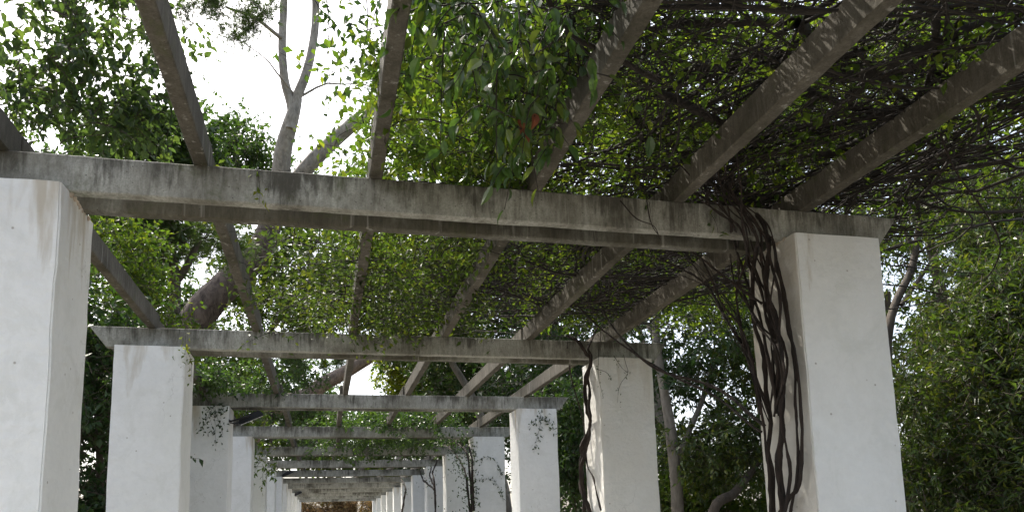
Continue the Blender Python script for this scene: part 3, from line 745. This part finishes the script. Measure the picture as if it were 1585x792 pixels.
# heavy boughs lying on the rafters
boughs = [
    [at(1090, 255, 4.0), at(1180, 215, 3.6), at(1300, 150, 3.1), at(1420, 100, 2.9), at(1590, 40, 2.7)],
    [at(1250, 75, 2.9), at(1330, 110, 2.8), at(1450, 75, 2.65), at(1600, 20, 2.5)],
    [at(1120, 290, 4.1), at(1230, 250, 3.8), at(1340, 200, 3.4), at(1420, 140, 3.1), at(1480, 60, 2.9), at(1500, -20, 2.8)],
    [at(1000, 60, 2.9), at(1120, 40, 2.8), at(1240, 35, 2.7), at(1330, -20, 2.6)],
    [at(1080, 120, 3.2), at(1200, 95, 3.0), at(1350, 40, 2.8), at(1480, 5, 2.6)],
    [at(1060, 230, 4.2), at(980, 180, 4.0), at(930, 110, 3.6), at(960, 30, 3.2)],
    [at(1235, 20, 2.7), at(1262, 80, 2.8), at(1310, 95, 2.8), at(1390, 60, 2.7), at(1470, -20, 2.6)],
    [at(1400, -20, 2.6), at(1450, 40, 2.7), at(1480, 120, 2.8), at(1590, 140, 2.8)],
    [at(1180, 130, 3.0), at(1290, 150, 3.0), at(1360, 170, 3.1), at(1440, 240, 3.2)],
    [at(1010, 150, 3.6), at(1120, 190, 3.5), at(1230, 180, 3.2), at(1300, 120, 3.0)],
    [at(1290, 235, 3.6), at(1390, 180, 3.3), at(1470, 150, 3.0), at(1600, 110, 2.8)],
]
def to_roof(P, lo=.02, hi=.28):
    """slide each point along its height so that the bough rests on the roof"""
    out = []
    for p in P:
        v = p - EYE; z = ZR + RNG.uniform(lo, hi) - EYE[2]
        out.append(EYE + v * (z / v[2]))
    return out
for k, b in enumerate(boughs):
    stem(to_roof(b), .034 if k < 3 else .021, .010, main_vine, 60, 7, .09, 1.9, .3, M_TWIG, name='bough')
# curving middle-size branches
def wander(n, K, step, xr, yr, zr, heading=None, turn=.35, keep_right=True):
    X = RNG.uniform(xr[0], xr[1], n); Y = RNG.uniform(yr[0], yr[1], n)
    X = np.maximum(X, roof_x0(Y) + RNG.uniform(-.1, .5, n)) if keep_right else X
    Z = ZR + RNG.uniform(zr[0], zr[1], n)
    th = RNG.uniform(0, 2 * np.pi, n) if heading is None else heading + RNG.normal(size=n) * .6
    pts = [np.stack([X, Y, Z], 1)]; dth = RNG.normal(size=n) * turn * .4
    dz = RNG.normal(size=n) * .10
    for k in range(K - 1):
        dth += RNG.normal(size=n) * turn * .35; dth *= .85; th = th + dth
        dz = dz * .8 + RNG.normal(size=n) * .12
        s = step * RNG.uniform(.7, 1.3, n)
        p = pts[-1] + np.stack([np.cos(th) * s, np.sin(th) * s, dz * s], 1)
        p[:, 2] = np.clip(p[:, 2], ZR - .02, ZR + .55)
        pts.append(p)
    W = np.stack(pts, 1)
    if keep_right:
        ok = np.min(W[:, :, 0] - roof_x0(W[:, :, 1]), axis=1) > RNG.normal(size=n) * .12 - .15
        ok &= np.min(W[:, :, 1], axis=1) > .1
        W = W[ok]
    return W
mbm = Mesher()
W1 = wander(330, 16, .14, (.7, 4.4), (.3, 7.0), (0, .3), turn=.3)
r = RNG.uniform(.004, .014, len(W1)); mbm.tubes(W1, r[:, None] * np.linspace(1, .5, 16)[None], 5)
W2 = np.concatenate([wander(3700, 9, .075, (.5, 4.0), (1.9, 7.4), (-.06, .38), turn=.6), wander(500, 9, .09, (.5, 4.3), (.2, 2.4), (0, .45), turn=.6)])
W2 = W2[np.array([noise.noise(Vector((p[0] * 1.3, p[1] * 1.3, 7.7))) for p in W2[:, 0]]) > RNG.uniform(-.6, .25, len(W2))]
W2 = W2[(W2[:, 0, 0] < 2.7) | (W2[:, 0, 1] > 3.6) | (RNG.random(len(W2)) < .35)]
r = RNG.uniform(.0018, .0042, len(W2)); mbm.tubes(W2, r[:, None] * np.linspace(1, .6, 9)[None], 3)
W3 = wander(8000, 7, .055, (.7, 3.2), (2.6, 7.3), (-.0, .35), turn=.8)
W3 = W3[np.array([noise.noise(Vector((p[0] * 1.6, p[1] * 1.6, 2.7))) for p in W3[:, 0]]) > RNG.uniform(-.6, .3, len(W3))]
r = RNG.uniform(.0018, .0036, len(W3)); mbm.tubes(W3, r[:, None] * np.linspace(1, .6, 7)[None], 3)
for _ in range(26):                      # older runs: bundles of stems following one another
    x = RNG.uniform(.9, 3.8); y = RNG.uniform(.8, 6.4); th = RNG.choice([-.5, .3, 1.2, 1.9, 2.6]) + RNG.normal() * .25; L = RNG.uniform(1.0, 2.4)
    K = 14; u = np.linspace(-.5, .5, K)
    ax = np.array([math.cos(th), math.sin(th)]); px_ = np.array([-ax[1], ax[0]])
    c = np.array([x, y])[None] + ax[None] * (u * L)[:, None] + px_[None] * (RNG.normal() * .25 * np.sin(u * 3.1 + RNG.uniform(0, 3)))[:, None]
    base = np.concatenate([c, np.full((K, 1), ZR + RNG.uniform(.0, .16))], 1)
    if np.min(base[:, 0] - roof_x0(base[:, 1])) < .05: continue
    m = int(RNG.integers(6, 15)); Q = np.repeat(base[None], m, axis=0)
    offs = RNG.normal(size=(m, 4, 3)) * np.array([.05, .05, .03])
    wv = np.stack([np.ones(K), u * 2, np.sin(u * 9), np.cos(u * 6)], 0)
    Q = Q + np.einsum('mjc,jk->mkc', offs, wv) * .8
    Q[:, :, 2] = np.maximum(Q[:, :, 2], ZR - .03)
    r = RNG.uniform(.003, .010, m); mbm.tubes(Q, r[:, None] * np.linspace(1, .7, K)[None], 5)
link_mesh('twig_tangle', mbm.mesh('twig_tangle'), M_TWIG, main_vine)
# small leaves over the tangle
def roof_leaves(n, xr, yr, zr, L, W, jitter=.2):
    X = RNG.uniform(*xr, n); Y = RNG.uniform(*yr, n); ok = X > roof_x0(Y) - .1 + RNG.normal(size=n) * .25
    dens = np.array([noise.noise(Vector((x * 1.5, y * 1.5, 4.2))) + .6 * noise.noise(Vector((x * 4, y * 4, 1.2))) for x, y in zip(X, Y)])
    ok &= dens > RNG.uniform(-.45, .35, n) + .35 * np.clip((X - 2.7) / 1.2, 0, 1) * np.clip((4.2 - Y) / 1.5, 0, 1)
    X, Y = X[ok], Y[ok]; Z = ZR + RNG.uniform(zr[0], zr[1], len(X))
    P = np.stack([X, Y, Z], 1)
    N = rand_dirs(len(P)); N[:, 2] = np.abs(N[:, 2]) + .5
    return P, rand_dirs(len(P), -.2), unit(N), L * RNG.uniform(.45, 1.5, len(P)), W * RNG.uniform(.5, 1.4, len(P))
a = roof_leaves(100000, (.2, 4.2), (.4, 7.4), (-.04, .7), .045, .027)
link_mesh('foliage', leaves_mesh('foliage', *a, 'diamond'), L_VINE, main_vine)

# leafy green vine trailing over the rafters of the second bay, left of the tangle
def leafy_vine(lab, xr, yr, zr, n_st, step, K, leafmat, L, W, per=5, base=None, hang=.0, grp='climbing vines on the pergola'):
    root = thing('climbing_vine', lab, 'vine', base if base is not None else (xr[0], yr[0], 0), grp)
    Ws = wander(n_st, K, step, xr, yr, zr, turn=.55, keep_right=False)
    Ws[:, :, 2] -= .1
    if hang: Ws[:, :, 2] -= hang * np.linspace(0, 1, K)[None] ** 2 * RNG.random(n_st)[:, None]
    mb = Mesher(); r = RNG.uniform(.002, .0045, n_st); mb.tubes(Ws, r[:, None] * np.linspace(1, .5, K)[None], 4)
    P = Ws[:, 1:].reshape(-1, 3); P = np.repeat(P, per, axis=0) + RNG.normal(size=(len(P) * per, 3)) * .035
    N = rand_dirs(len(P)); N[:, 2] = np.abs(N[:, 2]) + .4
    return root, mb, [P, rand_dirs(len(P), -.3), unit(N), L * RNG.uniform(.6, 1.3, len(P)), W * RNG.uniform(.7, 1.2, len(P))]
def finish(root, mb, lv, leafmat, shape='diamond'):
    link_mesh('stem', mb.mesh('stem'), M_TWIG, root); link_mesh('foliage', leaves_mesh('foliage', *lv, shape), leafmat, root)
v2 = leafy_vine('leafy bright green vine trailing over the rafters between the first and second crossbeams', (-.25, .9), (4.6, 7.3), (-.15, .25), 170, .08, 11, L_VINE, .05, .028, 3, (1.6, 6.9, ZR), .3)
finish(*v2, L_MID)
v2b = leafy_vine('yellow-green leafy vine over the nearest crossbeam just right of the third rafter', (.30, 1.0), (3.3, 4.9), (-.05, .5), 150, .07, 9, L_VINE, .05, .03, 5, (1.0, 3.8, ZR), .1)
finish(*v2b, L_BRIGHT)
v3 = leafy_vine('green vine clump lying over the fourth and fifth crossbeams', (0.3, 2.2), (13.2, 18.2), (-.1, .4), 260, .10, 11, L_DARK, .07, .045, 6, (2.5, 17, ZR), .45)
finish(*v3, L_BROAD)
v4 = leafy_vine('bushy green creeper lying on the left end of the third crossbeam', (-2.2, -1.0), (9.6, 11.5), (-.2, .25), 110, .08, 9, L_DARK, .055, .035, 6, (-1.9, 10.8, 2.9), .2)
finish(*v4, L_BROAD)

# vine on the second right pillar
vine2 = thing('climbing_vine', 'twisted bare vine climbing the inner face of the second right pillar', 'vine', (2.5, 7.3, 0), 'climbing vines on the pergola')
def v2x(px, py, dx=0.0): return atX(px, py, 2.55 - dx)
stem([v2x(921, 830), v2x(905, 770), v2x(899, 715), v2x(903, 690, .03), v2x(913, 650), v2x(905, 600, .03), v2x(914, 560), at(905, 545, 7.05), at(892, 528, 7.02), at(880, 520, 7.1)], .024, .014, vine2, 60, 7, .03, 5)
stem([v2x(905, 800, .02), v2x(900, 740, .04), v2x(908, 690), v2x(914, 640, .03), v2x(910, 590), v2x(916, 555), at(912, 535, 7.05), at(925, 505, 7.2)], .016, .010, vine2, 60, 6, .03, 5)
stem([v2x(930, 790), v2x(918, 740), v2x(908, 715), v2x(902, 650), v2x(885, 590, .1), v2x(880, 555, .14), at(878, 530, 7.0)], .008, .005, vine2, 40, 5, .01, 4)

# twining vines on the far right pillars
def far_vine(lab, k, pts, ra, leaf_n, spread=.12):
    y = Y0 + k * STEP
    root = thing('climbing_vine', lab, 'vine', (XR - .05, y, 0), 'climbing vines on the pergola')
    for q in pts: stem([atX(px, py, XR - .06 - .05 * j) for j, (px, py) in enumerate(q)] if False else [atX(px, py, XR - .07) for px, py in q], ra, ra * .6, root, 30, 5, .02, 3)
    if leaf_n:
        A = np.concatenate([spline([atX(px, py, XR - .07) for px, py in q], 40) for q in pts])
        P = A[RNG.integers(0, len(A), leaf_n)] + RNG.normal(size=(leaf_n, 3)) * spread; P[:, 0] = np.minimum(P[:, 0], XR - .02)
        link_mesh('foliage', leaves_mesh('foliage', P, rand_dirs(leaf_n, -.3), rand_dirs(leaf_n, .4), .05 * RNG.uniform(.6, 1.3, leaf_n), .03, 'diamond'), L_DARK, root)
    return root
far_vine('leafy vine with fine stems on the fourth right pillar', 3, [[(731, 800), (728, 740), (722, 700), (700, 680)], [(729, 800), (722, 740), (712, 712), (694, 690)], [(732, 790), (731, 720), (726, 690)]], .02, 520, .16)
far_vine('forked thin vine on the sixth right pillar', 5, [[(674, 820), (673, 750), (670, 730), (676, 712), (664, 700)], [(672, 756), (655, 742), (650, 725), (655, 700)], [(672, 752), (665, 735), (668, 722)]], .022, 60, .1)
far_vine('thin bare vine on the eighth right pillar', 7, [[(621, 800), (626, 770), (628, 755), (621, 740)]], .03, 30, .1)

# leafy sprays hanging in front of pillar faces
def spray(name, lab, paths, y, L, n_leaf, leafmat, r=.002, jit=.02, cat='vine sprig'):
    root = thing(name, lab, cat, at(paths[0][0][0], paths[0][0][1], y), 'sprigs hanging on the white pillars')
    mb = Mesher(); PP = []
    for q in paths:
        S = wiggle(spline([at(px, py, y + dy) for px, py, dy in q], 24), .008, 6, float(RNG.uniform(0, 9))); mb.tube(S, np.linspace(r, r * .5, 24), 4); PP.append(S)
    A = np.concatenate(PP); P = A[RNG.integers(0, len(A), n_leaf)] + RNG.normal(size=(n_leaf, 3)) * jit * np.array([1, .3, 1])
    link_mesh('stem', mb.mesh('stem'), M_TWIG, root)
    link_mesh('foliage', leaves_mesh('foliage', P, rand_dirs(n_leaf, -.3), rand_dirs(n_leaf), L * RNG.uniform(.6, 1.3, n_leaf), L * .4, 'fold'), leafmat, root)
yf = lambda k: Y0 + k * STEP - .03
spray('hanging_sprig', 'dark sprig hanging down the front of the third left pillar', [[(330, 626, 0), (333, 650, 0), (334, 690, 0)], [(330, 630, 0), (316, 655, 0), (310, 664, 0)], [(334, 640, 0), (342, 660, 0), (345, 672, 0)], [(345, 626, 0), (341, 640, 0)]], yf(2), .055, 130, L_DARK, jit=.05)
spray('hanging_sprig', 'fine arching sprig on the front of the third right pillar', [[(852, 655, 0), (835, 646, 0), (818, 660, 0)], [(838, 648, 0), (832, 675, 0), (826, 700, 0)], [(835, 640, 0), (852, 655, 0), (860, 668, 0)]], yf(2), .05, 90, L_DARK, jit=.03)
spray('hanging_sprig', 'pair of thin arching sprigs on the fourth right pillar', [[(734, 715, 0), (756, 706, 0), (770, 718, 0), (776, 735, 0)], [(733, 743, 0), (758, 741, 0), (772, 752, 0), (779, 775, 0)]], yf(3), .055, 80, L_DARK, jit=.02)
spray('hanging_sprig', 'thin reddish sprig hanging down the front of the second right pillar', [[(965, 548, 0), (968, 562, 0), (972, 577, 0), (963, 590, 0), (958, 603, 0), (956, 622, 0)], [(950, 550, 0), (962, 568, 0), (971, 576, 0)], [(926, 540, 0), (926, 580, 0), (934, 615, 0)], [(922, 570, 0), (938, 576, 0), (947, 588, 0)]], yf(1), .025, 40, L_DARK, .0025, .015)
spray('hanging_sprig', 'yellow-green sprig at the top corner of the second left pillar', [[(284, 470, 0), (287, 510, 0), (288, 535, 0), (285, 550, 0)], [(287, 540, 0), (296, 560, 0), (296, 590, 0)]], yf(1) - .02, .05, 34, L_YELLOW, jit=.03)
spray('hanging_sprig', 'short yellow sprig hanging over the nearest crossbeam beside the second rafter', [[(398, 262, 0), (401, 275, 0), (402, 300, 0), (401, 316, 0)]], Y0 + SB - .02, .045, 9, L_YELLOW, .0015, .015)
spray('hanging_sprig', 'small sprig with pale leaves hanging over the nearest crossbeam near the fifth rafter', [[(990, 300, 0), (1003, 310, 0), (1008, 330, 0)], [(1100, 330, 0), (1108, 345, 0), (1112, 360, 0)]], Y0 + SB - .03, .055, 14, L_GLOSSY, .002, .02)

# broad glossy leaves hanging from the roof near the camera
gv = thing('glossy_leaf_vine', 'glossy broad-leaved vine hanging in front of the fourth rafter from the left', 'vine', at(880, -20, 3.0), 'climbing vines on the pergola')
mb = Mesher(); PP = []; DD = []; NN = []; LL = []
def hang_twig(p, d, ln, nl, L, sag=.6):
    q1 = p + d * ln * .55; q2 = p + d * ln + np.array([0, 0, -sag * ln])
    S = spline([p, q1, q2], 12); mb.tube(S, np.linspace(.004, .0015, 12), 4)
    for j in range(nl):
        u = .15 + .85 * j / max(1, nl - 1); s = S[min(11, int(u * 11))]; ax = unit(S[min(11, int(u * 11) + 1)] - S[int(u * 11)] if int(u * 11) < 11 else S[11] - S[10])
        sd_ = unit(np.cross(ax, np.array([0, 0, 1.0])) * (1 if j % 2 else -1) + RNG.normal(size=3) * .3)
        PP.append(s + sd_ * .004); DD.append(unit(ax * .6 + sd_ * .7 + np.array([0, 0, -.85]) + RNG.normal(size=3) * .2))
        NN.append(unit(np.array([0, 0, .6]) + RNG.normal(size=3) * .55 + sd_ * .2)); LL.append(L * RNG.uniform(.7, 1.25))
zone = [(700, 20, 170, 50), (790, 20, 110, 60), (890, 30, 90, 60), (730, 80, 80, 50), (840, 120, 60, 60), (830, 190, 35, 45), (790, 90, 50, 40), (660, 10, 60, 20)]
cnt = [26, 22, 20, 16, 22, 13, 16, 14]
for (cx, cy, sx, sy), n in zip(zone, cnt):
    for _ in range(n):
        p = at(max(665 + 25 * RNG.random(), cx + RNG.normal() * sx * .5), cy + RNG.normal() * sy * .6 - 15, RNG.uniform(2.5, 3.5))
        th = RNG.uniform(0, 2 * np.pi); d = unit(np.array([math.cos(th) - .25, math.sin(th) - .2, RNG.uniform(-.5, .2)]))
        hang_twig(p, d, RNG.uniform(.15, .32), int(RNG.integers(5, 10)), .072)
for px, py in [(705, 115), (735, 105), (770, 262), (800, 215), (835, 235)]:
    p = at(px + 30, py - 12, 2.9); hang_twig(p, unit(at(px, py, 2.8) - p + 1e-3), .22, 8, .078, .25)
# leading stems up to the roof
for q in ([(940, -30), (900, 60), (860, 140), (835, 210)], [(900, -60), (830, 10), (770, 70), (700, 110)], [(760, -40), (700, -5), (640, 20)]):
    S = wiggle(spline([at(px, py, 3.1) for px, py in q], 30), .04, 2); mb.tube(S, np.linspace(.008, .004, 30), 5)
link_mesh('stem', mb.mesh('stem'), M_TWIG, gv)
link_mesh('foliage', leaves_mesh('foliage', np.array(PP), np.array(DD), np.array(NN), np.array(LL), np.array(LL) * .47, 'broad'), L_GLOSSY, gv)
for px, py, a in [(804, 192, .3), (829, 184, -.4), (812, 205, .8)]:
    p = at(px, py - 8, 2.75)
    link_mesh('dead_leaf', leaves_mesh('dead_leaf', p[None], np.array([[a * .4, 0, -1.0]]), np.array([[.3, -1, .2]]), .062, .038, 'broad'), L_RED, gv, 'withered red-orange leaf')

# bare twigs with few leaves hanging against the sky near the third rafter
hv = thing('climbing_vine', 'thin hanging vine with sparse dark leaves against the sky left of the third rafter', 'vine', at(540, -10, 3.3), 'climbing vines on the pergola')
mb = Mesher(); PP, DD, NN, LL = [], [], [], []
for q in ([(560, -30), (566, 40), (555, 100), (532, 150)], [(600, -20), (575, 50), (585, 95)], [(500, -30), (512, 40), (508, 100), (512, 155)], [(530, -20), (545, 30), (535, 60)], [(640, -30), (600, 20), (565, 45)], [(470, -30), (500, 20), (520, 60)]):
    S = wiggle(spline([at(px, py, 3.3) for px, py in q], 16), .03, 3, q[0][0]); mb.tube(S, np.linspace(.003, .0012, 16), 4)
    for j in range(13):
        s = S[RNG.integers(2, 16)]; PP.append(s + RNG.normal(size=3) * .02); DD.append(rand_dirs(1, -.6)[0]); NN.append(rand_dirs(1)[0]); LL.append(RNG.uniform(.035, .06))
link_mesh('stem', mb.mesh('stem'), M_TWIG, hv)
link_mesh('foliage', leaves_mesh('foliage', np.array(PP), np.array(DD), np.array(NN), np.array(LL), np.array(LL) * .5, 'fold'), L_DARK, hv)

# ------------------------------------------------------------------ floodlights
M_BLACK = plain('black_metal', (.012, .012, .013), .45, .3)
M_GLASS = plain('lamp_glass', (.5, .52, .52), .12, 0.0, .05)
def floodlight(lab, px, py, k):
    p = at(px, py, Y0 + k * STEP + .1); p[0] = max(p[0], XL + .14)
    root = thing('floodlight', lab, 'floodlight', (XL, p[1], p[2]), 'floodlights on the left pillars')
    bm = bmesh.new(); bmesh.ops.create_cube(bm, size=1)
    bmesh.ops.scale(bm, vec=(.34, .24, .085), verts=bm.verts)
    for v in bm.verts:
        if v.co.z > 0: v.co.x *= .78; v.co.y *= .78
    bmesh.ops.bevel(bm, geom=bm.edges[:], offset=.012, segments=2, affect='EDGES')
    for i in range(7):                      # cooling fins
        bmesh.ops.create_cube(bm, size=1, matrix=Matrix.Translation((-.11 + i * .036, 0, .055)) @ Matrix.Diagonal((.006, .17, .03, 1)))
    R = Matrix.Rotation(math.radians(-24), 4, 'Y') @ Matrix.Rotation(math.radians(8), 4, 'X')
    bmesh.ops.transform(bm, matrix=Matrix.Translation(p) @ R, verts=bm.verts)
    me = bpy.data.meshes.new('housing'); bm.to_mesh(me); bm.free(); link_mesh('housing', me, M_BLACK, root)
    bm = bmesh.new(); bmesh.ops.create_cube(bm, size=1); bmesh.ops.scale(bm, vec=(.29, .19, .008), verts=bm.verts)
    bmesh.ops.transform(bm, matrix=Matrix.Translation(p) @ R @ Matrix.Translation((0, 0, -.046)), verts=bm.verts)
    me = bpy.data.meshes.new('glass'); bm.to_mesh(me); bm.free(); link_mesh('glass', me, M_GLASS, root)
    mb = Mesher()
    for s in (-.13, .13):
        mb.tube([(XL - .005, p[1] + s * .5, p[2] - .06), (XL + .04, p[1] + s, p[2] - .07), (p[0] - .02, p[1] + s, p[2] - .01), (p[0], p[1] + s, p[2])], [.011] * 4, 6)
    mb.tube([(XL - .004, p[1] - .09, p[2] - .06), (XL - .004, p[1] + .09, p[2] - .06)], [.02, .02], 6)
    link_mesh('bracket', mb.mesh('bracket'), M_BLACK, root)
floodlight('black floodlight on a bracket beside the third left pillar, largest of the three', 388, 645, 2)
floodlight('black floodlight beside the seventh left pillar, middle one of the three', 440, 732, 6)
floodlight('small black floodlight furthest along the left pillars', 460, 763, 9)
